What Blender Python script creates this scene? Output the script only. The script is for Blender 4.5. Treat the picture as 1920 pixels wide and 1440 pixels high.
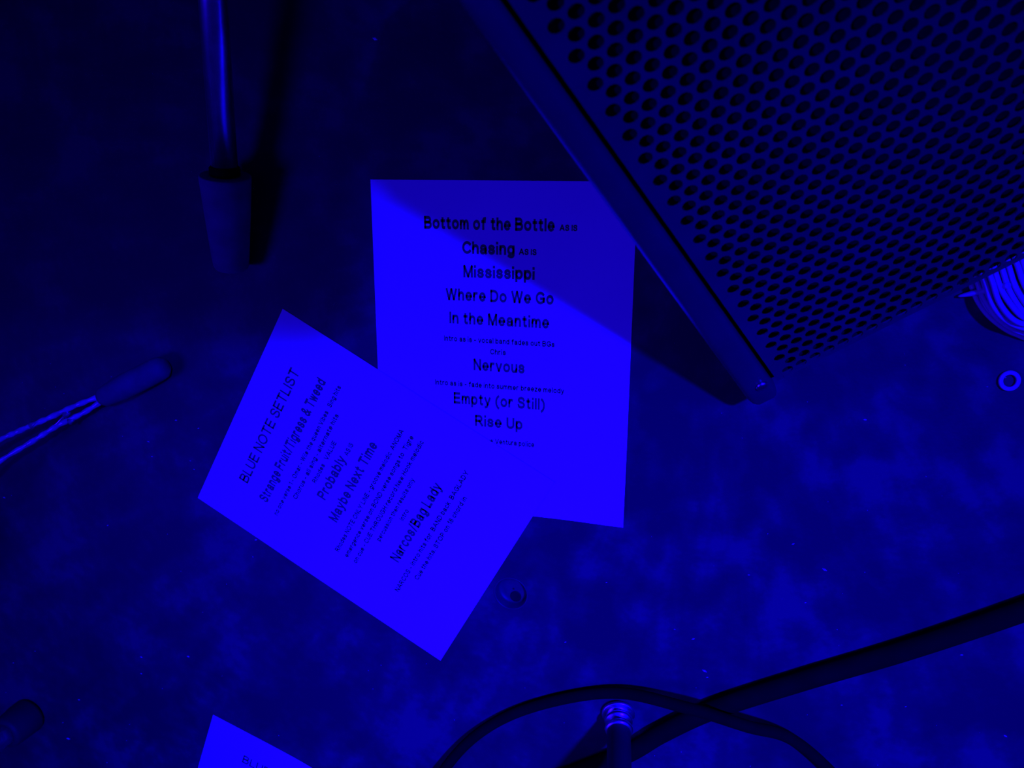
import bpy, bmesh, math, random
from mathutils import Vector, Matrix, Euler

for o in list(bpy.data.objects):
    bpy.data.objects.remove(o, do_unlink=True)
SC = bpy.context.scene
COL = SC.collection
random.seed(7)

# ------------------------------------------------------------------ camera
F_PX, CAM_H, CAM_A, CAM_B = 1540.0, 0.63572, -0.25136, 0.26330
ROT = Matrix.Rotation(CAM_A, 3, 'X') @ Matrix.Rotation(CAM_B, 3, 'Y')
cam_data = bpy.data.cameras.new('camera')
cam = bpy.data.objects.new('camera', cam_data)
COL.objects.link(cam)
cam_data.sensor_fit = 'HORIZONTAL'
cam_data.sensor_width = 36.0
cam_data.lens = F_PX / 1920.0 * 36.0
cam_data.clip_start = 0.01
cam.matrix_world = Matrix.Translation((0, 0, CAM_H)) @ ROT.to_4x4()
cam_data.dof.use_dof = True
cam_data.dof.focus_distance = 0.68
cam_data.dof.aperture_fstop = 10.0
SC.camera = cam

# ------------------------------------------------------------------ world
world = bpy.data.worlds.new('dark_room')
SC.world = world
world.use_nodes = True
bg = world.node_tree.nodes['Background']
bg.inputs[0].default_value = (0.012, 0.0015, 1.0, 1)
bg.inputs[1].default_value = 0.10

# ------------------------------------------------------------------ lights
def spot(name, loc, target, energy, color, size_deg, blend, radius):
    d = bpy.data.lights.new(name, 'SPOT')
    d.energy = energy
    d.color = color
    d.spot_size = math.radians(size_deg)
    d.spot_blend = blend
    d.shadow_soft_size = radius
    o = bpy.data.objects.new(name, d)
    COL.objects.link(o)
    o.location = loc
    o.rotation_euler = (Vector(target) - Vector(loc)).to_track_quat('-Z', 'Y').to_euler()
    return o

# main blue stage spot, high on the right; its beam pools on the floor in front of the wedge
KEY_T = Vector((-0.13, -0.60, 0))
KEY_D = Vector((0.467, 0.248, 0.848))
spot('stage_spot', Vector((-0.16, -0.12, 0)) + KEY_D * 8.0, KEY_T, 13500, (0.0016, 0.0001, 1.0), 10.2, 1.0, 0.21)
# weaker blue wash from across the stage on the left
spot('stage_wash', (-1.9, -0.9, 2.3), (-0.12, -0.38, 0), 340, (0.012, 0.0005, 1.0), 33, 1.0, 0.6)

SC.view_settings.view_transform = 'Standard'
SC.view_settings.look = 'None'
SC.view_settings.gamma = 1.0
SC.view_settings.use_curve_mapping = False
SC.view_settings.exposure = 0.0

# ------------------------------------------------------------------ helpers
def at(px, py, z=0.0):
    """point at height z seen at a spot of the 1920x1440 photograph"""
    d = ROT @ Vector(((px - 960) / F_PX, (720 - py) / F_PX, -1.0))
    t = (z - CAM_H) / d.z
    return Vector((0, 0, CAM_H)) + d * t

def link(name, bm, mat, parent=None, smooth=False):
    me = bpy.data.meshes.new(name)
    bm.to_mesh(me)
    bm.free()
    me.materials.append(mat)
    if smooth:
        for p in me.polygons:
            p.use_smooth = True
    o = bpy.data.objects.new(name, me)
    COL.objects.link(o)
    if parent:
        o.parent = parent
    return o

def empty(name, loc=(0, 0, 0), rotz=0.0):
    o = bpy.data.objects.new(name, None)
    o.empty_display_size = 0.03
    COL.objects.link(o)
    o.location = loc
    o.rotation_euler = (0, 0, rotz)
    return o

def tag(o, label, cat, group=None, kind=None):
    o['label'] = label
    o['category'] = cat
    if group: o['group'] = group
    if kind: o['kind'] = kind
    return o

def frames(pts, closed=False):
    n = len(pts)
    tang = []
    for i in range(n):
        a = pts[(i - 1) % n] if (closed or i > 0) else pts[i]
        b = pts[(i + 1) % n] if (closed or i < n - 1) else pts[i]
        tang.append((b - a).normalized())
    up = Vector((0, 0, 1)) if abs(tang[0].z) < 0.9 else Vector((1, 0, 0))
    nrm = (up - tang[0] * up.dot(tang[0])).normalized()
    out = []
    for t in tang:
        nrm = (nrm - t * nrm.dot(t)).normalized()
        out.append((nrm, t.cross(nrm)))
    return out

def tube(bm, pts, radius, seg=10, closed=False):
    """sweep a round section along points; radius is a number or a list"""
    pts = [Vector(p) for p in pts]
    rad = radius if isinstance(radius, (list, tuple)) else [radius] * len(pts)
    fr = frames(pts, closed)
    rings = []
    for p, r, (a, b) in zip(pts, rad, fr):
        rings.append([bm.verts.new(p + (a * math.cos(2 * math.pi * k / seg) + b * math.sin(2 * math.pi * k / seg)) * r) for k in range(seg)])
    m = len(rings)
    for i in range(m if closed else m - 1):
        A, B = rings[i], rings[(i + 1) % m]
        for k in range(seg):
            bm.faces.new((A[k], A[(k + 1) % seg], B[(k + 1) % seg], B[k]))
    if not closed:
        bm.faces.new(rings[0][::-1])
        bm.faces.new(rings[-1])
    bmesh.ops.recalc_face_normals(bm, faces=bm.faces)
    return bm

def spline(pts, n=8, closed=False):
    """Catmull-Rom through the points"""
    pts = [Vector(p) for p in pts]
    N = len(pts)
    out = []
    for i in range(N if closed else N - 1):
        g = (lambda k: pts[k % N]) if closed else (lambda k: pts[max(0, min(N - 1, k))])
        p0, p1, p2, p3 = g(i - 1), g(i), g(i + 1), g(i + 2)
        for k in range(n):
            t = k / n
            out.append(0.5 * ((2 * p1) + (p2 - p0) * t + (2 * p0 - 5 * p1 + 4 * p2 - p3) * t * t + (3 * p1 - p0 - 3 * p2 + p3) * t ** 3))
    if not closed:
        out.append(pts[-1])
    return out

def lathe(bm, prof, seg=32, mat4=None, cap=True):
    """prof: list of (r, z)"""
    mat4 = mat4 or Matrix.Identity(4)
    rings = []
    for r, z in prof:
        rings.append([bm.verts.new(mat4 @ Vector((r * math.cos(2 * math.pi * k / seg), r * math.sin(2 * math.pi * k / seg), z))) for k in range(seg)])
    for A, B in zip(rings, rings[1:]):
        for k in range(seg):
            bm.faces.new((A[k], A[(k + 1) % seg], B[(k + 1) % seg], B[k]))
    if cap:
        bm.faces.new(rings[0][::-1])
        bm.faces.new(rings[-1])
    bmesh.ops.recalc_face_normals(bm, faces=bm.faces)
    return bm

def axis_matrix(p, d):
    """local z along d, origin p"""
    return Matrix.Translation(p) @ Vector(d).to_track_quat('Z', 'Y').to_matrix().to_4x4()

def prism(bm, poly, vec):
    """extrude a planar polygon (world points) by vec"""
    A = [bm.verts.new(p) for p in poly]
    B = [bm.verts.new(Vector(p) + (vec(i) if callable(vec) else vec)) for i, p in enumerate(poly)]
    n = len(A)
    bm.faces.new(A)
    bm.faces.new(B[::-1])
    for i in range(n):
        bm.faces.new((A[i], B[i], B[(i + 1) % n], A[(i + 1) % n]))
    bmesh.ops.recalc_face_normals(bm, faces=bm.faces)
    return bm

def bevel(o, w, seg=3):
    m = o.modifiers.new('bevel', 'BEVEL')
    m.width = w
    m.segments = seg
    m.limit_method = 'ANGLE'
    m.angle_limit = math.radians(40)
    return o

# ------------------------------------------------------------------ materials
def material(name, col, rough=0.5, metal=0.0, spec=0.5, noise=None, bump=None):
    m = bpy.data.materials.new(name)
    m.use_nodes = True
    nt = m.node_tree
    b = nt.nodes['Principled BSDF']
    b.inputs['Base Color'].default_value = (*col, 1)
    b.inputs['Roughness'].default_value = rough
    b.inputs['Metallic'].default_value = metal
    b.inputs['Specular IOR Level'].default_value = spec
    tc = nt.nodes.new('ShaderNodeTexCoord')
    if noise:
        scale, amount = noise
        n = nt.nodes.new('ShaderNodeTexNoise')
        n.inputs['Scale'].default_value = scale
        n.inputs['Detail'].default_value = 4
        nt.links.new(tc.outputs['Object'], n.inputs['Vector'])
        r = nt.nodes.new('ShaderNodeValToRGB')
        r.color_ramp.elements[0].position = 0.3
        r.color_ramp.elements[1].position = 0.7
        r.color_ramp.elements[0].color = (*[c * (1 - amount) for c in col], 1)
        r.color_ramp.elements[1].color = (*[min(1, c * (1 + amount)) for c in col], 1)
        nt.links.new(n.outputs['Fac'], r.inputs['Fac'])
        nt.links.new(r.outputs['Color'], b.inputs['Base Color'])
    if bump:
        scale, strength, dist = bump
        n2 = nt.nodes.new('ShaderNodeTexNoise')
        n2.inputs['Scale'].default_value = scale
        n2.inputs['Detail'].default_value = 3
        nt.links.new(tc.outputs['Object'], n2.inputs['Vector'])
        bp = nt.nodes.new('ShaderNodeBump')
        bp.inputs['Strength'].default_value = strength
        bp.inputs['Distance'].default_value = dist
        nt.links.new(n2.outputs['Fac'], bp.inputs['Height'])
        nt.links.new(bp.outputs['Normal'], b.inputs['Normal'])
    return m

def floor_material():
    m = material('stage_floor', (0.06, 0.06, 0.06), 0.55, spec=0.25)
    nt = m.node_tree
    b = nt.nodes['Principled BSDF']
    tc = [n for n in nt.nodes if n.type == 'TEX_COORD'][0]
    def noise(scale, detail, rough=0.55):
        n = nt.nodes.new('ShaderNodeTexNoise')
        n.inputs['Scale'].default_value = scale
        n.inputs['Detail'].default_value = detail
        n.inputs['Roughness'].default_value = rough
        nt.links.new(tc.outputs['Object'], n.inputs['Vector'])
        return n
    big, fine = noise(11.0, 6, 0.62), noise(45.0, 4)
    mix = nt.nodes.new('ShaderNodeMath'); mix.operation = 'MULTIPLY_ADD'
    mix.inputs[1].default_value = 0.35
    nt.links.new(fine.outputs['Fac'], mix.inputs[0])
    nt.links.new(big.outputs['Fac'], mix.inputs[2])
    r = nt.nodes.new('ShaderNodeValToRGB')
    e = r.color_ramp.elements
    e[0].position = 0.58; e[0].color = (0.029, 0.029, 0.029, 1)
    e[1].position = 0.80; e[1].color = (0.066, 0.066, 0.066, 1)
    k = r.color_ramp.elements.new(0.70); k.color = (0.041, 0.041, 0.041, 1)
    nt.links.new(mix.outputs[0], r.inputs['Fac'])
    nt.links.new(r.outputs['Color'], b.inputs['Base Color'])
    bp = nt.nodes.new('ShaderNodeBump')
    bp.inputs['Strength'].default_value = 0.25
    bp.inputs['Distance'].default_value = 0.0004
    g = noise(420.0, 2)
    nt.links.new(g.outputs['Fac'], bp.inputs['Height'])
    nt.links.new(bp.outputs['Normal'], b.inputs['Normal'])
    return m

M_FLOOR = floor_material()
M_PAPER = material('white_paper', (0.82, 0.82, 0.82), 0.75, spec=0.2, noise=(14, 0.02))
M_INK = material('black_toner', (0.075, 0.075, 0.075), 0.6, spec=0.1, noise=(200, 0.1))
M_INK_SOFT = material('faint_toner', (0.045, 0.045, 0.045), 0.7, spec=0.1, noise=(200, 0.1))
M_CAB = material('black_cabinet_paint', (0.052, 0.052, 0.052), 0.32, spec=0.55, noise=(30, 0.12), bump=(300, 0.3, 0.0004))
M_GRILLE = material('black_grille_steel', (0.060, 0.060, 0.060), 0.45, spec=0.45, noise=(25, 0.15))
M_FOAM = material('black_acoustic_foam', (0.010, 0.010, 0.010), 0.95, spec=0.05, noise=(120, 0.3), bump=(260, 0.6, 0.001))
M_STEEL = material('zinc_screw', (0.55, 0.55, 0.56), 0.3, 1.0, noise=(90, 0.15))
M_CHROME = material('polished_chrome', (0.80, 0.80, 0.82), 0.32, 1.0, noise=(60, 0.08), bump=(35, 0.25, 0.001))
M_TUBE = material('black_chrome_tube', (0.80, 0.80, 0.81), 0.30, 1.0, noise=(60, 0.2))
M_POLE = material('matt_black_pole', (0.032, 0.032, 0.032), 0.6, spec=0.3, noise=(40, 0.15))
M_RUBBER = material('worn_black_rubber', (0.10, 0.10, 0.10), 0.75, spec=0.25, noise=(60, 0.2))
M_GREYRUB = material('grey_rubber', (0.17, 0.17, 0.17), 0.8, spec=0.2, noise=(50, 0.2))
M_CABLE = material('black_cable_jacket', (0.005, 0.005, 0.005), 0.95, spec=0.04, noise=(50, 0.2))
M_CORD = material('white_glossy_cord', (0.55, 0.55, 0.55), 0.22, spec=0.6, noise=(40, 0.12))
M_ROD = material('pale_glossy_rod', (0.50, 0.50, 0.50), 0.12, spec=0.9, noise=(90, 0.35), bump=(120, 0.5, 0.001))
M_DUST = material('pale_dust', (0.55, 0.55, 0.55), 0.9, spec=0.1, noise=(300, 0.3))
M_HOLE = material('floor_cup_black', (0.045, 0.045, 0.045), 0.5, spec=0.3, noise=(80, 0.2))
M_DARK = material('dark_recess', (0.012, 0.012, 0.012), 0.8, spec=0.1, noise=(80, 0.2))

# ------------------------------------------------------------------ floor (with a real countersunk hole)
HOLE = at(958, 1113)
HR = 0.0150
bm = bmesh.new()
SEG = 32
ring = [bm.verts.new((HOLE.x + HR * math.cos(2 * math.pi * k / SEG), HOLE.y + HR * math.sin(2 * math.pi * k / SEG), 0)) for k in range(SEG)]
sq = []
HALF = 0.06
for k in range(SEG):
    a = 2 * math.pi * k / SEG
    s = HALF / max(abs(math.cos(a)), abs(math.sin(a)))
    sq.append(bm.verts.new((HOLE.x + s * math.cos(a), HOLE.y + s * math.sin(a), 0)))
for k in range(SEG):
    bm.faces.new((ring[k], sq[k], sq[(k + 1) % SEG], ring[(k + 1) % SEG]))
BIG = 3.0
xs = [-BIG, HOLE.x - HALF, HOLE.x + HALF, BIG]
ys = [-BIG, HOLE.y - HALF, HOLE.y + HALF, BIG]
for i in range(3):
    for j in range(3):
        if i == 1 and j == 1:
            continue
        v = [bm.verts.new((x, y, 0)) for x, y in ((xs[i], ys[j]), (xs[i + 1], ys[j]), (xs[i + 1], ys[j + 1]), (xs[i], ys[j + 1]))]
        bm.faces.new(v)
bmesh.ops.remove_doubles(bm, verts=bm.verts, dist=1e-6)
bmesh.ops.recalc_face_normals(bm, faces=bm.faces)
floor = link('floor', bm, M_FLOOR)
floor['kind'] = 'structure'

cup = empty('floor_socket', HOLE)
tag(cup, 'dark countersunk round socket sunk into the floor beside the tilted setlist', 'socket')
bm = bmesh.new()
lathe(bm, [(0.0158, 0.0004), (0.0150, 0.0008), (0.0142, 0.0), (0.0134, -0.0065), (0.0122, -0.0080), (0.0085, -0.0085), (0.0010, -0.0090)], 32, cap=False)
link('cup', bm, M_HOLE, cup, True)
bm = bmesh.new()
lathe(bm, [(0.0052, -0.0082), (0.0046, -0.0076), (0.0040, -0.0078), (0.0001, -0.0079)], 20, cap=False)
so = link('screw_hole', bm, M_DARK, cup, True)
so.location = (0.0018, -0.0072, 0)

# ------------------------------------------------------------------ stage monitor wedge
YAW, TILT = 0.49552, 0.75142
MF = Vector((0.03824, -0.14374, 0.045))           # grille foot at its left-hand edge
W = Vector((math.cos(YAW), math.sin(YAW), 0))
BACK = Vector((-math.sin(YAW), math.cos(YAW), 0))
UP = Vector((0, 0, 1))
E_ = BACK * math.cos(TILT) + UP * math.sin(TILT)
N_ = W.cross(E_)
PITCH, U0 = 0.010136, 0.32092
V_END = 0.470                                     # grille width
U_TOP = 0.3514
BASE_Z = 0.032                                    # underside of the cabinet, on rubber feet

mon = empty('stage_monitor', (MF.x, MF.y, 0))
tag(mon, 'black wedge stage monitor with a perforated metal grille, covering the corner of the upright setlist', 'speaker')
MON_INV = Matrix.Translation((-MF.x, -MF.y, 0))

def mlocal(p):
    return Vector(p) - Vector((MF.x, MF.y, 0))

def G(u, v, d=0.0):
    """point on the grille plane, d out of it"""
    return mlocal(MF + E_ * u + W * v + N_ * d)

def SZ(s, z, v):
    """point of the wedge's side profile"""
    return mlocal(Vector((MF.x, MF.y, 0)) + BACK * s + UP * z + W * v)

ct, st = math.cos(TILT), math.sin(TILT)
PR = 0.0018                                       # rim stands proud of the grille
foot_s = -(MF.z - BASE_Z) / math.tan(TILT) - PR / st
top_s, top_z = U_TOP * ct - PR * st + 0.004, MF.z + U_TOP * st + PR * ct + 0.003
profile = [(foot_s, BASE_Z), (top_s, top_z), (top_s + 0.055, top_z), (0.375, 0.17), (0.375, BASE_Z)]

def side_panel(v_in, v_out_top, v_out_bot):
    bm = bmesh.new()
    poly = [SZ(s, z, v_in) for s, z in profile]
    def vec(i):
        z = profile[i][1]
        t = min(1, (z - BASE_Z) / (top_z - BASE_Z))
        return W * ((v_out_bot * (1 - t) + v_out_top * t) - v_in)
    prism(bm, poly, vec)
    o = link('side_panel', bm, M_CAB, mon, True)
    return bevel(o, 0.0055, 4)

side_panel(-0.0130, -0.0270, -0.0355)
side_panel(V_END + 0.0130, V_END + 0.0270, V_END + 0.0355)
Vm, Vp = -0.0131, V_END + 0.0131
def slab(name, p0, p1, thick):
    """panel between two profile points, its thickness going inwards"""
    (s0, z0), (s1, z1) = p0, p1
    d = Vector((s1 - s0, z1 - z0)).normalized()
    nx, nz = d.y, -d.x
    poly = [(s0, z0), (s1, z1), (s1 + nx * thick, z1 + nz * thick), (s0 + nx * thick, z0 + nz * thick)]
    bm = bmesh.new()
    prism(bm, [SZ(s, z, Vm) for s, z in poly], W * (Vp - Vm))
    o = link(name, bm, M_CAB, mon, False)
    return bevel(o, 0.0015, 2)
slab('top_panel', (top_s + 0.0005, top_z), (top_s + 0.055, top_z), 0.016)
slab('back_panel', (top_s + 0.055, top_z), (0.375, 0.17), 0.016)
slab('rear_panel', (0.375, 0.17), (0.375, BASE_Z), 0.016)
bm = bmesh.new()
prism(bm, [SZ(s, z, Vm) for s, z in ((0.002, BASE_Z), (0.002, MF.z - 0.003), (0.012, MF.z + 0.002), (0.020, BASE_Z + 0.006), (0.374, BASE_Z + 0.006), (0.374, BASE_Z))], W * (Vp - Vm))
link('base_panel', bm, M_DARK, mon)
for v in (0.02, V_END - 0.02):
    for s_ in (0.045, 0.33):
        bm = bmesh.new()
        lathe(bm, [(0.013, 0.0), (0.0145, 0.002), (0.0165, BASE_Z)], 20, Matrix.Translation(SZ(s_, 0, v)))
        link('rubber_foot', bm, M_RUBBER, mon, True)

# perforated plate: a hexagonal cell with a round hole, repeated over the face
HOLE_R = PITCH * 0.392
def hexcorners(cu, cv):
    """12 points round a lattice cell (corners and mid-sides); neighbours lie along W"""
    out = []
    ap = PITCH / 2
    for k in range(12):
        a = math.pi * 2 * k / 12
        r = ap if k % 2 == 0 else ap / math.cos(math.pi / 6)
        out.append((cu + r * math.sin(a), cv + r * math.cos(a)))
    return out
bm = bmesh.new()
step = math.sqrt(3) * PITCH
n_cols = int(V_END / PITCH) + 1
THK = 0.0012
solid = []
for k2 in range(-3, 37):
    cu = U0 - step * k2 / 2.0
    half = k2 % 2
    if half:
        solid.append((cu, -PITCH / 2))
    for j in range(n_cols):
        cv = PITCH * (j + 0.5 * half)
        if cv > V_END - PITCH * 0.5:
            if half == 0: continue
            solid.append((cu, cv)); continue
        outer = [bm.verts.new(G(u, v)) for u, v in hexcorners(cu, cv)]
        ci = [(cu + HOLE_R * math.sin(math.pi * k / 6), cv + HOLE_R * math.cos(math.pi * k / 6)) for k in range(12)]
        inner = [bm.verts.new(G(u, v)) for u, v in ci]
        deep = [bm.verts.new(G(u, v, -THK)) for u, v in ci]
        for k in range(12):
            q = (k + 1) % 12
            bm.faces.new((outer[k], outer[q], inner[q], inner[k]))
            bm.faces.new((inner[k], inner[q], deep[q], deep[k]))
for cu, cv in solid:
    bm.faces.new([bm.verts.new(G(u, v)) for u, v in hexcorners(cu, cv)])
grille = link('grille', bm, M_GRILLE, mon)
# plain border of the plate, lapped just under the punched field
def border(u0, u1, v0, v1):
    bm = bmesh.new()
    prism(bm, [G(u0, v0, -0.0001), G(u0, v1, -0.0001), G(u1, v1, -0.0001), G(u1, v0, -0.0001)], N_ * -0.0011)
    return link('grille_border', bm, M_GRILLE, mon)
u_hi, u_lo = U0 + step * 1.5, U0 - step * 18.0
border(u_lo - 0.0072, U_TOP, -0.0101, -PITCH / 2 + 0.0002)
border(u_lo - 0.0072, U_TOP, V_END - PITCH * 0.45, V_END + 0.0101)
border(u_hi + PITCH * 0.52, U_TOP, -PITCH / 2, V_END)
border(u_lo - 0.0072, u_lo - PITCH * 0.45, -PITCH / 2, V_END)
# foam sheet behind the plate
bm = bmesh.new()
prism(bm, [G(-0.004, -0.0129, -0.009), G(-0.004, V_END + 0.0129, -0.009), G(U_TOP, V_END + 0.0129, -0.009), G(U_TOP, -0.0129, -0.009)], N_ * -0.008)
link('foam_sheet', bm, M_FOAM, mon)
# screw at the bottom corner of the rim
bm = bmesh.new()
lathe(bm, [(0.0046, 0.0), (0.0046, 0.0012), (0.0032, 0.0024), (0.0004, 0.0028)], 16, axis_matrix(G(0.004, -0.0205, PR - 0.0002), N_))
scr = link('screw', bm, M_STEEL, mon, True)
scr['label'] = 'bright screw at the bottom corner of the cabinet rim'

# ------------------------------------------------------------------ setlists
XH = 0.71                                         # x-height of the plain sans lettering, cap height = 1
def _arc(cx, cy, rx, ry, a0, a1, n=14):
    return [(cx + rx * math.cos(math.radians(a0 + (a1 - a0) * k / n)), cy + ry * math.sin(math.radians(a0 + (a1 - a0) * k / n))) for k in range(n + 1)]
def _ell(cx, cy, rx, ry):
    return _arc(cx, cy, rx, ry, 0, 360, 24)
def _cr(pts, n=4):
    return [(p.x, p.y) for p in spline([(x, y, 0) for x, y in pts], n)]
_O = _ell(.28, .355, .28, .355)
_HUMP = lambda x, w: _cr([(x, .40), (x + w * .14, .61), (x + w * .55, .71), (x + w * .9, .62), (x + w, .43)]) + [(x + w, 0)]
GLYPHS = {
 'A': [[(0, 0), (.40, 1)], [(.46, 1), (.86, 0)], [(.16, .32), (.70, .32)]],
 'B': [[(0, 0), (0, 1)], [(0, 1), (.36, 1)] + _arc(.36, .765, .25, .235, 90, -90) + [(0, .53)], [(0, .53), (.40, .53)] + _arc(.40, .265, .28, .265, 90, -90) + [(0, 0)]],
 'C': [_arc(.42, .5, .42, .5, 42, 318, 22)],
 'D': [[(0, 0), (0, 1)], [(0, 1), (.30, 1)] + _arc(.30, .5, .42, .5, 90, -90, 18) + [(0, 0)]],
 'E': [[(0, 0), (0, 1)], [(0, 1), (.60, 1)], [(0, .52), (.56, .52)], [(0, 0), (.62, 0)]],
 'F': [[(0, 0), (0, 1)], [(0, 1), (.58, 1)], [(0, .50), (.50, .50)]],
 'G': [_arc(.43, .5, .43, .5, 42, 325, 22), [(.48, .44), (.84, .44)], [(.82, .46), (.82, .14)]],
 'H': [[(0, 0), (0, 1)], [(.68, 0), (.68, 1)], [(0, .53), (.68, .53)]],
 'I': [[(0, 0), (0, 1)]],
 'K': [[(0, 0), (0, 1)], [(.64, 1), (.02, .36)], [(.24, .58), (.68, 0)]],
 'L': [[(0, 0), (0, 1)], [(0, 0), (.56, 0)]],
 'M': [[(0, 0), (0, 1)], [(.82, 0), (.82, 1)], [(.02, 1), (.41, .0)], [(.80, 1), (.41, .0)]],
 'N': [[(0, 0), (0, 1)], [(.68, 0), (.68, 1)], [(.01, 1), (.67, 0)]],
 'O': [_ell(.45, .5, .45, .5)],
 'P': [[(0, 0), (0, 1)], [(0, 1), (.38, 1)] + _arc(.38, .73, .26, .27, 90, -90) + [(0, .46)]],
 'R': [[(0, 0), (0, 1)], [(0, 1), (.38, 1)] + _arc(.38, .74, .26, .26, 90, -90) + [(0, .48)], [(.36, .47), (.70, 0)]],
 'S': [_cr([(.62, .77), (.54, .94), (.32, 1), (.10, .93), (.03, .76), (.12, .61), (.33, .53), (.56, .44), (.65, .26), (.55, .06), (.32, 0), (.09, .05), (0, .24)])],
 'T': [[(0, 1), (.72, 1)], [(.36, 0), (.36, 1)]],
 'U': [[(0, 1), (0, .34)] + _arc(.34, .34, .34, .34, 180, 360) + [(.68, 1)]],
 'V': [[(0, 1), (.37, 0)], [(.43, 0), (.80, 1)]],
 'W': [[(0, 1), (.26, 0)], [(.28, 0), (.54, 1)], [(.56, 1), (.82, 0)], [(.84, 0), (1.10, 1)]],
 'a': [_cr([(.03, .51), (.10, .66), (.28, .71), (.46, .65), (.51, .50)]) + [(.51, .12), (.56, 0)], _cr([(.51, .41), (.30, .36), (.10, .30), (.01, .17), (.08, .03), (.24, 0), (.42, .07), (.51, .24)])],
 'b': [[(0, 0), (0, 1)], _O],
 'c': [_arc(.29, .355, .29, .355, 42, 318, 18)],
 'd': [[(.56, 0), (.56, 1)], _O],
 'e': [[(.02, .35), (.57, .35)], _arc(.29, .355, .28, .355, 0, 312, 20)],
 'f': [[(.14, 0), (.14, .78)] + _cr([(.14, .80), (.19, .95), (.37, .99)]), [(0, .70), (.34, .70)]],
 'g': [_O, [(.56, .71), (.56, -.06)] + _cr([(.56, -.08), (.49, -.25), (.28, -.30), (.04, -.22)])],
 'h': [[(0, 0), (0, 1)], _HUMP(0, .50)],
 'i': [[(0, 0), (0, .63)], [(0, 1.0), (0, 1.03)]],
 'k': [[(0, 0), (0, 1)], [(.46, .71), (0, .25)], [(.18, .43), (.52, 0)]],
 'l': [[(0, 0), (0, 1)]],
 'm': [[(0, 0), (0, .71)], _HUMP(0, .41), _HUMP(.41, .41)],
 'n': [[(0, 0), (0, .71)], _HUMP(0, .50)],
 'o': [_ell(.30, .355, .30, .355)],
 'p': [[(0, -.30), (0, .71)], _O],
 'q': [[(.56, -.30), (.56, .71)], _O],
 'r': [[(0, 0), (0, .71)], _cr([(0, .40), (.08, .62), (.22, .71), (.34, .69)])],
 's': [_cr([(.48, .54), (.38, .67), (.24, .71), (.08, .66), (.02, .53), (.10, .42), (.26, .36), (.44, .29), (.50, .18), (.42, .04), (.25, 0), (.08, .04), (0, .18)])],
 't': [[(.14, .92), (.14, .16)] + _cr([(.14, .15), (.19, .02), (.34, .01)]), [(0, .70), (.32, .70)]],
 'u': [[(0, .71), (0, .26)] + _cr([(0, .25), (.06, .06), (.21, 0), (.40, .07), (.50, .28)]), [(.50, .71), (.50, 0)]],
 'v': [[(0, .71), (.25, 0)], [(.29, 0), (.54, .71)]],
 'w': [[(0, .71), (.18, 0)], [(.20, 0), (.37, .71)], [(.39, .71), (.56, 0)], [(.58, 0), (.76, .71)]],
 'x': [[(0, .71), (.50, 0)], [(0, 0), (.50, .71)]],
 'y': [[(0, .71), (.27, .02)], [(.54, .71), (.25, -.10)] + _cr([(.25, -.10), (.18, -.25), (.02, -.28)])],
 'Y': [[(0, 1), (.40, .44)], [(.80, 1), (.40, .44)], [(.40, .46), (.40, 0)]],
 'z': [[(0, .71), (.46, .71)], [(.46, .70), (0, 0)], [(0, 0), (.48, 0)]],
 '1': [[(0, .78), (.24, 1)], [(.24, 1), (.24, 0)]],
 '8': [_ell(.29, .76, .24, .24), _ell(.29, .26, .29, .26)],
 '/': [[(0, -.04), (.30, 1.04)]],
 '&': [_cr([(.80, .0), (.46, .40), (.20, .72), (.24, .94), (.42, 1), (.57, .90), (.52, .72), (.25, .52), (.04, .30), (.09, .08), (.30, 0), (.55, .10), (.76, .44)])],
 '(': [_arc(.52, .36, .50, .72, 118, 242, 12)],
 ')': [_arc(-.28, .36, .50, .72, 62, -62, 12)],
 '-': [[(0, .36), (.30, .36)]],
 ',': [[(0, .05), (0, -.10)]],
}
def text_strokes(txt, t):
    """centre lines of a run of text, cap height 1, pen width t"""
    x, out = 0.0, []
    for ch in txt:
        if ch == ' ':
            x += 0.40
            continue
        gl = GLYPHS[ch]
        w = max(px for st_ in gl for px, _ in st_)
        lo = min(px for st_ in gl for px, _ in st_)
        for st_ in gl:
            out.append([(x + t / 2 + px - min(0, lo), t / 2 + py * (1 - t)) for px, py in st_])
        x += w - min(0, lo) + t + 0.12
    return out

def text_mesh(txt, t):
    """flat strokes of real width for one line of print"""
    verts, faces = [], []
    for st_ in text_strokes(txt, t):
        P = [Vector((a_, b_)) for a_, b_ in st_]
        P = [p for i, p in enumerate(P) if i == 0 or (p - P[i - 1]).length > 1e-4]
        closed = (P[0] - P[-1]).length < 1e-3
        n = len(P)
        if not closed:            # butt ends cover the pen's half width at free ends
            P[0] = P[0] - (P[1] - P[0]).normalized() * t * 0.42
            P[-1] = P[-1] + (P[-1] - P[-2]).normalized() * t * 0.42
        base_ = len(verts)
        for i in range(n):
            a_ = P[i - 1] if i > 0 else (P[n - 2] if closed else P[i])
            c_ = P[i + 1] if i < n - 1 else (P[1] if closed else P[i])
            d1 = (P[i] - a_).normalized() if (P[i] - a_).length > 1e-6 else (c_ - P[i]).normalized()
            d2 = (c_ - P[i]).normalized() if (c_ - P[i]).length > 1e-6 else d1
            m_ = (d1 + d2)
            m_ = m_.normalized() if m_.length > 1e-3 else d1
            k_ = 1 / max(0.6, m_.dot(d1))
            nr = Vector((-m_.y, m_.x)) * (t / 2) * k_
            verts += [P[i] + nr, P[i] - nr]
        for i in range(n - 1):
            q = base_ + 2 * i
            faces.append((q, q + 1, q + 3, q + 2))
    me = bpy.data.meshes.new('print')
    me.from_pydata([(v.x, v.y, 0) for v in verts], [], faces)
    return me
CAP = 1.0

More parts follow.
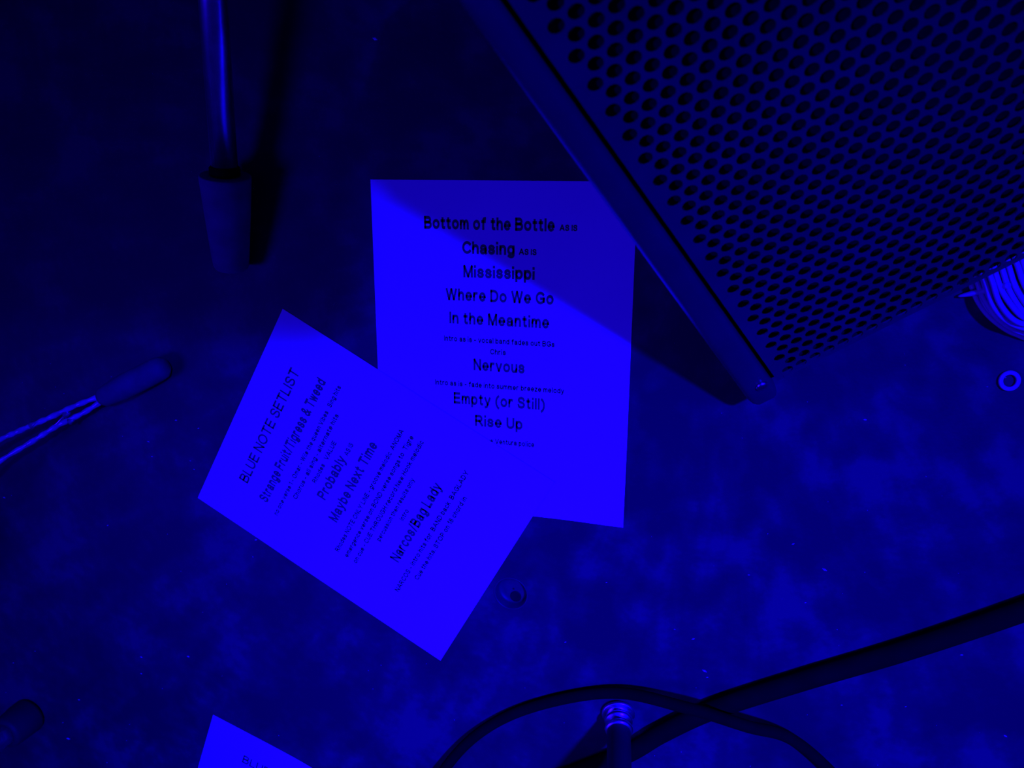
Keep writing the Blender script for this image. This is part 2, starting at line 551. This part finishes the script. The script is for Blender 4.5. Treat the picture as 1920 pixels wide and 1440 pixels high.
def print_line(paper, txt, x0, x1, y, cap, bold, mat, name, zf):
    """one printed line from x0 to x1 (mm from the left edge), baseline y mm from the top"""
    me = text_mesh(txt, bold)
    xa = min(v.co.x for v in me.vertices)
    xb = max(v.co.x for v in me.vertices)
    sx = (x1 - x0) / (xb - xa)
    sy = cap / CAP
    for v in me.vertices:
        X = (x0 + (v.co.x - xa) * sx) / 1000
        Y = (y + v.co.y * sy) / 1000
        v.co = (X, Y, zf(X, Y) + 0.00022)
    me.name = name
    me.materials.append(mat)
    o = bpy.data.objects.new(name, me)
    COL.objects.link(o)
    o.parent = paper
    return o

PW, PH = 0.2159, 0.2794
def sheet(name, x, y, rot, zf, lines):
    root = empty(name, (x, y, 0), rot)
    bm = bmesh.new()
    NX, NY = 18, 24
    grid = {}
    for side in (0, 1):
        for i in range(NX + 1):
            for j in range(NY + 1):
                X, Y = PW * i / NX, -PH * j / NY
                grid[side, i, j] = bm.verts.new((X, Y, zf(X, Y) + (0.00011 if side else 0.0)))
    for i in range(NX):
        for j in range(NY):
            for side in (0, 1):
                q = [grid[side, i, j], grid[side, i + 1, j], grid[side, i + 1, j + 1], grid[side, i, j + 1]]
                bm.faces.new(q if side == 0 else q[::-1])
    rim = [(i, 0) for i in range(NX)] + [(NX, j) for j in range(NY)] + [(i, NY) for i in range(NX, 0, -1)] + [(0, j) for j in range(NY, 0, -1)]
    for a, b in zip(rim, rim[1:] + rim[:1]):
        bm.faces.new([bm.verts.new(grid[q].co) for q in ((0, a[0], a[1]), (0, b[0], b[1]), (1, b[0], b[1]), (1, a[0], a[1]))])
    link('sheet', bm, M_PAPER, root, True)
    for txt, x0, x1, yb, style in lines:
        cap, bold, mat, nm = STYLES[style]
        print_line(root, txt, x0, x1, yb, cap, bold, mat, nm, zf)
    return root

STYLES = {
    'song': (10.3, 0.225, M_INK, 'song_title'),
    'head': (10.3, 0.18, M_INK, 'heading'),
    'note': (4.9, 0.23, M_INK_SOFT, 'note_line'),
}
LINES1 = [
    ('Bottom of the Bottle', 45.5, 153.1, -38.4, 'song'), ('AS IS', 156.9, 170.9, -37.6, 'note'),
    ('Chasing', 77.5, 121.0, -57.6, 'song'), ('AS IS', 124.5, 138.8, -57.0, 'note'),
    ('Mississippi', 78.1, 137.5, -76.7, 'song'),
    ('Where Do We Go', 62.7, 153.2, -95.9, 'song'),
    ('In the Meantime', 65.6, 150.0, -115.3, 'song'),
    ('Intro as is - vocal band fades out BGs', 60.6, 154.6, -130.2, 'note'),
    ('Chris', 100.5, 114.0, -139.4, 'note'),
    ('Nervous', 86.0, 130.0, -153.9, 'song'),
    ('Intro as is - fade into summer breeze melody', 51.8, 163.3, -168.6, 'note'),
    ('Empty (or Still)', 68.2, 147.4, -184.0, 'song'),
    ('Rise Up', 87.0, 128.5, -202.6, 'song'),
    ('w Ventura police', 99.7, 138.7, -217.0, 'note'),
]
LINES2 = [
    ('BLUE NOTE SETLIST', 44.8, 172.8, -38.9, 'head'),
    ('Strange Fruit/Tigress & Tweed', 38.7, 178.7, -64.2, 'song'),
    ('no one verse 1 - Omar - Wile the queen Vibes   Sing hits', 33.4, 182.8, -78.4, 'note'),
    ('Chorus - all sing - alternate hits', 60.0, 158.1, -88.0, 'note'),
    ('Rhodes   VALUE', 86.1, 133.8, -97.4, 'note'),
    ('Probably', 76.5, 125.2, -112.6, 'song'), ('AS IS', 128.1, 141.6, -112.0, 'note'),
    ('Maybe Next Time', 63.3, 154.4, -131.8, 'song'),
    ('Rhodes NOTE ONLY LINE - groove melodic  ANOMA', 37.9, 180.2, -146.2, 'note'),
    ('emergence verse on BOND verse songs to  Tigre', 38.3, 180.1, -156.4, 'note'),
    ('on cue - CUE THROUGH record New Hook melodic', 38.1, 181.5, -166.2, 'note'),
    ('percussion then results only', 72.2, 145.6, -175.4, 'note'),
    ('Intro', 103.5, 116.0, -184.6, 'note'),
    ('Narcos/Bag Lady', 63.8, 154.8, -199.8, 'song'),
    ('NARCOS - intro hits for  BAND back  BAGLADY', 37.5, 180.4, -213.4, 'note'),
    ('Cue the hits, STOP on 18 chord in', 60.0, 158.3, -223.4, 'note'),
]
def smooth01(t):
    t = max(0.0, min(1.0, t))
    return t * t * (3 - 2 * t)

def z1(X, Y):      # lies flat, outer lower corner lifting a touch
    return 0.0002 + 0.003 * smooth01((X / PW + (-Y) / PH - 1.62) / 0.38) ** 2
p1 = sheet('setlist_sheet', -0.28434, 0.00812, -0.07014, z1, LINES1)
tag(p1, 'upright white setlist sheet starting with Bottom of the Bottle, half under the black speaker', 'paper')
def z2(X, Y):      # rests over the corner of the other sheet
    return 0.0004 + 0.0006 * smooth01((-Y - 0.05) / 0.08)
p2 = sheet('setlist_sheet', -0.49733, -0.27612, 0.99170, z2, LINES2)
tag(p2, 'white setlist sheet turned sideways, headed BLUE NOTE SETLIST, lying over the upright sheet', 'paper')
def z3(X, Y):
    return 0.0002 + 0.010 * smooth01((X - 0.05) / 0.17) ** 2
c3 = at(400, 1340)
p3 = sheet('setlist_sheet', c3.x, c3.y, math.atan2(-0.049, 0.107) + 0.01, z3, LINES2)
tag(p3, 'white setlist sheet cut off by the bottom edge of the picture', 'paper')

# ------------------------------------------------------------------ tripod stand at the top left
def leg_frame(p, d):
    return axis_matrix(p, d)

f_end = at(432, 474, 0.016)
f_far = at(402, 40, 0.052)
ldir = (f_far - f_end).normalized()
hub = f_end + ldir * 0.52
standA = empty('tripod_stand', (hub.x, hub.y, 0))
tag(standA, 'black tubular tripod stand whose rubber-footed leg comes in from the top left', 'stand')
base = Vector((hub.x, hub.y, 0))
def leg_a(angle):
    R3 = Matrix.Rotation(angle, 3, 'Z')
    rel = R3 @ (f_end - base); dd = R3 @ ldir
    bm = bmesh.new()
    tube(bm, [rel + dd * 0.05, rel + dd * 0.30, rel + dd * 0.515], 0.0105, 20)
    lg = link('leg', bm, M_TUBE, standA, True)
    bm = bmesh.new()
    lathe(bm, [(0.0130, -0.014), (0.0145, -0.011), (0.0158, 0.0), (0.0185, 0.035), (0.0205, 0.062), (0.0205, 0.066), (0.0120, 0.066)], 28, axis_matrix(rel, dd))
    bevel(link('rubber_foot', bm, M_GREYRUB, lg, True), 0.001, 2)
    bm = bmesh.new()
    lathe(bm, [(0.0106, 0.066), (0.0122, 0.067), (0.0122, 0.072), (0.0106, 0.074)], 24, axis_matrix(rel, dd))
    link('collar', bm, M_CABLE, lg, True)
for a in (0, math.radians(160), math.radians(-100)):
    leg_a(a)
bm = bmesh.new()
lathe(bm, [(0.018, hub.z - 0.05), (0.024, hub.z - 0.045), (0.024, hub.z + 0.03), (0.016, hub.z + 0.04)], 24)
link('hub', bm, M_TUBE, standA, True)
bm = bmesh.new()
lathe(bm, [(0.012, hub.z - 0.07), (0.012, 0.58), (0.008, 0.585), (0.008, 0.60)], 20)
link('pole', bm, M_TUBE, standA, True)

# ------------------------------------------------------------------ unseen stage piano, added above the wedge to shade the upper left floor
KB_D = Vector((0.9915, -0.130, 0)); KB_B = Vector((0.130, 0.9915, 0))
KB0 = Vector((0.118, 0.112, 0))     # front right corner of the keyboard
KB_L, KB_W, KB_Z = 1.25, 0.33, 0.74
piano = empty('shade_piano', (KB0.x, KB0.y, 0))
tag(piano, 'black piano-shaped shade caster on a post stand, added unseen above the top edge', 'piano')
def kbp(l, b, z):
    p = KB_D * -l + KB_B * b
    p.z = z
    return p
def kbox(name, l0, l1, b0, b1, z0, z1, mat, parent):
    bm = bmesh.new()
    prism(bm, [kbp(l0, b0, z0), kbp(l1, b0, z0), kbp(l1, b1, z0), kbp(l0, b1, z0)], UP * (z1 - z0))
    return bevel(link(name, bm, mat, parent), 0.004, 2)
kbody = kbox('body', 0, KB_L, 0, KB_W, KB_Z, KB_Z + 0.07, M_CAB, piano)
kbox('control_panel', 0.02, KB_L - 0.02, 0.17, KB_W - 0.01, KB_Z + 0.0705, KB_Z + 0.095, M_CAB, piano)
for k in range(44):
    kbox('white_key', 0.05 + k * 0.026, 0.0748 + k * 0.026, 0.012, 0.155, KB_Z + 0.0705, KB_Z + 0.078, M_PAPER, kbody)
for l in (0.10, KB_L - 0.10):
    kbox('post', l - 0.02, l + 0.02, 0.26, 0.30, 0.03, KB_Z, M_TUBE, piano)
    kbox('foot_bar', l - 0.025, l + 0.025, 0.24, 0.62, 0.0, 0.03, M_TUBE, piano)

# ------------------------------------------------------------------ folding stand with a twin-rod leg, on the left
g_end = at(306, 688, 0.010)
g_neck = at(192, 746, 0.022)
gd = (g_neck - g_end).normalized()
hubB = Vector((-0.90, -0.355, 0.14))
standB = empty('folding_stand', (hubB.x, hubB.y, 0))
tag(standB, 'stand leg of two pale glossy rods meeting in a black rubber foot, left edge', 'stand')
offB = Vector((hubB.x, hubB.y, 0))
def pts_b(px, ang):
    R3 = Matrix.Rotation(ang, 3, 'Z')
    return [R3 @ (p - offB) for p in px]
def leg_b(ang, knots):
    up_rod = [at(205, 737, 0.020), at(150, 757, 0.026), at(88, 785, 0.034), at(40, 806, 0.042), at(-10, 829, 0.050)]
    lo_rod = [at(205, 742, 0.018), at(160, 772, 0.022), at(110, 797, 0.028), at(60, 828, 0.034), at(-10, 872, 0.042)]
    for rod, end in ((up_rod, hubB + Vector((0.02, 0.05, -0.01))), (lo_rod, hubB + Vector((0.03, -0.03, -0.02)))):
        a_ = rod[-1]
        rod += [a_.lerp(end, t) for t in (0.2, 0.4, 0.6, 0.8, 1.0)]
    par = bpy.data.objects.new('leg', None); COL.objects.link(par); par.parent = standB
    for pts in (up_rod, lo_rod):
        bm = bmesh.new()
        c = spline(pts_b(pts, ang), 8)
        tube(bm, c, [0.0025 + 0.0005 * math.sin(i * 1.9) * (1 if i % 5 else -0.5) for i in range(len(c))], 12)
        link('rod', bm, M_ROD, par, True)
    bm = bmesh.new()
    R3 = Matrix.Rotation(ang, 3, 'Z')
    lathe(bm, [(0.0060, -0.004), (0.0100, 0.0), (0.0112, 0.006), (0.0118, 0.045), (0.0095, 0.066), (0.0070, 0.070)], 24, axis_matrix(R3 @ (g_end - offB), R3 @ gd))
    link('rubber_foot', bm, M_RUBBER, par, True)
    if knots:
        for (px, py, z, r) in ((70, 792, 0.037, 0.0048), (133, 773, 0.030, 0.0040), (142, 785, 0.025, 0.0042)):
            c = at(px, py, z) - offB
            bm = bmesh.new()
            tube(bm, [c - gd * -0.007, c, c + gd * 0.007], [r * 0.8, r, r * 0.8], 12)
            link('clip', bm, M_ROD, par, True)
        bm = bmesh.new()
        tube(bm, [p - offB for p in (at(128, 772, 0.030), at(108, 793, 0.029), at(78, 815, 0.030))], 0.0012, 8)
        link('spring_wire', bm, M_CHROME, par, True)
leg_b(0, True)
leg_b(2 * math.pi / 3, False)
leg_b(-2 * math.pi / 3 - 0.15, False)
bm = bmesh.new()
lathe(bm, [(0.03, 0.09), (0.065, 0.11), (0.065, 0.155), (0.02, 0.175)], 28)
link('hub', bm, M_TUBE, standB, True)
bm = bmesh.new()
lathe(bm, [(0.011, 0.10), (0.011, 0.72), (0.006, 0.73)], 20)
link('pole', bm, M_TUBE, standB, True)

# ------------------------------------------------------------------ stool whose front leg shows at the left edge
lg0 = at(58, 1338, 0.0)
cS = lg0 + Vector((-0.20, -0.16, 0))
stool = empty('stool', (cS.x, cS.y, 0))
tag(stool, 'stool with a pale glossy leg in a black rubber ferrule, at the bottom left edge', 'stool')
for k in range(4):
    R3 = Matrix.Rotation(k * math.pi / 2, 3, 'Z')
    p = R3 @ (lg0 - cS)
    inward = -p.normalized()
    d = (Vector((0, 0, 1)) + inward * 0.10).normalized()
    bm = bmesh.new()
    tube(bm, [p + d * 0.012, p + d * 0.25, p + d * 0.52], 0.0125, 20)
    lg = link('leg', bm, M_ROD, stool, True)
    bm = bmesh.new()
    lathe(bm, [(0.0190, 0.0), (0.0200, 0.004), (0.0185, 0.030), (0.0170, 0.034), (0.0126, 0.034)], 24, axis_matrix(p, d))
    link('ferrule', bm, M_POLE, lg, True)
bm = bmesh.new()
lathe(bm, [(0.16, 0.505), (0.185, 0.515), (0.19, 0.54), (0.175, 0.565), (0.10, 0.575), (0.01, 0.577)], 40)
link('seat', bm, M_RUBBER, stool, True)

# ------------------------------------------------------------------ upright pole with stepped chrome foot at the bottom
pb = at(1160, 1338, 0.0)
lean = (at(1161, 1440, 0.055) - pb)
lean = Vector((lean.x, lean.y, 0.055)).normalized()
pole = empty('floor_pole', pb)
tag(pole, 'matt black upright pole on a stepped chrome foot at the bottom edge', 'stand')
AX = axis_matrix(Vector((0, 0, 0)), lean)
bm = bmesh.new()
lathe(bm, [(0.0150, 0.0), (0.0150, 0.0016), (0.0140, 0.0024), (0.0118, 0.0024), (0.0100, 0.0020), (0.0095, 0.0060)], 40, AX)
link('flange', bm, M_CHROME, pole, True)
bm = bmesh.new()
lathe(bm, [(0.0088, 0.0058), (0.0120, 0.0066), (0.0126, 0.0085), (0.0118, 0.0104), (0.0094, 0.0110), (0.0092, 0.0150)], 40, AX)
link('collar', bm, M_CHROME, pole, True)
bm = bmesh.new()
lathe(bm, [(0.0090, 0.0148), (0.0118, 0.0154), (0.0124, 0.0175), (0.0116, 0.0196), (0.0090, 0.0200)], 40, AX)
link('collar', bm, M_CHROME, pole, True)
bm = bmesh.new()
lathe(bm, [(0.0098, 0.0194), (0.0102, 0.0200), (0.0102, 0.62), (0.0085, 0.625), (0.0010, 0.626)], 32, AX)
link('tube', bm, M_POLE, pole, True)

# ------------------------------------------------------------------ cables on the floor
def cable(name, knots, r, label, z=0.0):
    pts = [at(x, y, 0.0) for x, y in knots]
    for p in pts: p.z = r + z
    o0 = pts[0].copy(); o0.z = 0
    bm = bmesh.new()
    tube(bm, spline([p - o0 for p in pts], 10), r, 14)
    o = link(name, bm, M_CABLE, None, True)
    o.location = o0
    return tag(o, label, 'cable', 'black cables at the bottom')
cable('cable', [(4200, 420), (3300, 640), (2600, 880), (2120, 1055), (1920, 1131), (1700, 1206), (1500, 1266), (1340, 1318), (1245, 1362), (1180, 1400), (1080, 1440), (960, 1490), (850, 1560)], 0.0082,
      'thick black cable running straight to the right edge of the picture')
bm_pts = [(790, 1520), (835, 1435), (900, 1368), (1000, 1318), (1150, 1288), (1290, 1297), (1400, 1328), (1480, 1372), (1560, 1442), (1630, 1530), (1680, 1680), (1650, 1900)]
pts = [at(x, y, 0.0) for x, y in bm_pts]
hz = [0.0270, 0.0130, 0.0062, 0.0062, 0.0085, 0.0225, 0.0240, 0.0085, 0.0062, 0.0062, 0.0062, 0.0062]
for p, z in zip(pts, hz): p.z = z
o0 = pts[0].copy(); o0.z = 0
bm = bmesh.new()
tube(bm, spline([p - o0 for p in pts], 10), 0.0050, 14)
arc = link('cable', bm, M_CABLE, None, True)
arc.location = o0
tag(arc, 'thinner black cable arching in a loop behind the upright pole', 'cable', 'black cables at the bottom')

# ------------------------------------------------------------------ hank of glossy white cord against the wedge, right edge
HF = Vector((0.04038, -0.15177, 0))
hk = HF + W * 0.16 - BACK * 0.016
hank = empty('cord_hank', (hk.x, hk.y, 0))
tag(hank, 'hank of glossy white cord lying in front of the speaker grille at the right edge', 'cord')
OUT = -BACK
def hp(t, m, z):
    """t along the cabinet front from its left edge, m out from the grille foot"""
    p = HF + W * t + OUT * m
    p.z = z
    return p - Vector((hk.x, hk.y, 0))
CR = 0.0019
jit = lambda a_: random.uniform(-a_, a_)
for layer in range(6):
    for i in range(13):
        k = i * 0.0043 + (layer % 2) * 0.0021
        t0, t1 = 0.1330 + k + layer * 0.0012, 0.300 - k * 0.8
        mo = 0.062 - k * 0.28 - layer * 0.0012
        mi = -0.016 + k * 0.1
        z = CR + layer * 0.0038
        loop = [hp(t0 + 0.006, mi + 0.004, z), hp(t0 + 0.0012 + jit(.0006), 0.006, z + jit(.0005)), hp(t0 + jit(.0008), 0.020, z + jit(.0005)), hp(t0 + 0.003 + jit(.0008), 0.034, z + jit(.0005)),
                hp(t0 + 0.011, mo - 0.012 + jit(.0006), z), hp(t0 + 0.026, mo - 0.002, z + jit(.0005)), hp((t0 + t1) / 2, mo + 0.002, z),
                hp(t1 - 0.02, mo, z), hp(t1, (mi + mo) / 2, z), hp(t1 - 0.02, mi, z), hp((t0 + t1) / 2, mi, z), hp(t0 + 0.022, mi, z)]
        bm = bmesh.new()
        tube(bm, spline(loop, 6, True), CR, 8, True)
        link('loop', bm, M_CORD, hank, True)
bm = bmesh.new()
tube(bm, spline([hp(0.150, 0.010, 0.0240), hp(0.143, 0.0095, 0.0150), hp(0.133, 0.0085, 0.0080), hp(0.1235, 0.0068, 0.0030)], 6), [0.0024] * 10 + [0.0023, 0.0022, 0.0021, 0.0020, 0.0018, 0.0016, 0.0013, 0.0010, 0.0007], 10)
link('loose_end', bm, M_CORD, hank, True)

# ------------------------------------------------------------------ small ring on the floor
rc = at(1893, 714, 0.0018)
bm = bmesh.new()
tube(bm, [Vector((0.0056 * math.cos(2 * math.pi * k / 32), 0.0060 * math.sin(2 * math.pi * k / 32), 0.0016)) for k in range(32)], 0.0016, 10, True)
ro = link('metal_ring', bm, M_CORD, None, True)
ro.location = (rc.x, rc.y, 0)
tag(ro, 'small pale ring lying on the bare floor near the right edge', 'ring')

# ------------------------------------------------------------------ dust and lint on the floor
bm = bmesh.new()
def fleck(p, l, w, ang):
    d = Vector((math.cos(ang), math.sin(ang), 0)); s = Vector((-d.y, d.x, 0))
    b = [p - d * l, p + s * w, p + d * l, p - s * w]
    top = bm.verts.new(p + UP * 0.0007)
    vs = [bm.verts.new(Vector((q.x, q.y, 0.0001))) for q in b]
    for k in range(4):
        bm.faces.new((vs[k], vs[(k + 1) % 4], top))
    bm.faces.new(vs[::-1])
for x, y, s in [(703, 73, 1.5), (8, 933, 1.2), (202, 985, .8), (278, 828, 1), (285, 856, .8), (330, 788, 1), (372, 803, .8), (265, 1263, .8), (265, 1232, 1), (353, 1231, 1.1),
                (148, 1312, 1), (128, 1385, 1.8), (25, 1243, .8), (480, 1012, 1), (1487, 1020, .8), (1546, 1068, 1.3), (1321, 1258, 1.4), (1326, 1270, .7), (1300, 1198, 1),
                (1404, 1078, .7), (1803, 1228, .8), (1885, 1380, 1), (1622, 787, .9), (1510, 1130, .6), (118, 1355, .7), (1060, 1204, .7), (1137, 1092, .6), (1265, 1180, .6),
                (364, 880, .6), (357, 864, .6), (120, 738, .6), (230, 818, .6), (1698, 1325, .6), (1462, 1308, .7), (1578, 1322, .6)]:
    fleck(at(x, y), 0.0016 * s, 0.0007 * s, random.uniform(-0.5, 0.5))
for i in range(150):
    p = at(random.uniform(0, 1920), random.uniform(0, 1440))
    q = mlocal(p)
    if q.dot(W) > -0.04 and q.dot(BACK) > -0.03:
        continue
    inside = False
    for root in (p1, p2, p3):
        l = Matrix.Rotation(-root.rotation_euler.z, 3, 'Z') @ (p - root.location)
        if -0.003 < l.x < PW + 0.003 and -PH - 0.003 < l.y < 0.003:
            inside = True
    if inside: continue
    fleck(p, random.uniform(0.0003, 0.0008), random.uniform(0.0002, 0.0004), random.uniform(0, 3.14))
bmesh.ops.recalc_face_normals(bm, faces=bm.faces)
dust = link('floor_dust', bm, M_DUST)
tag(dust, 'pale specks of dust and lint scattered over the dark floor', 'dust', kind='stuff')
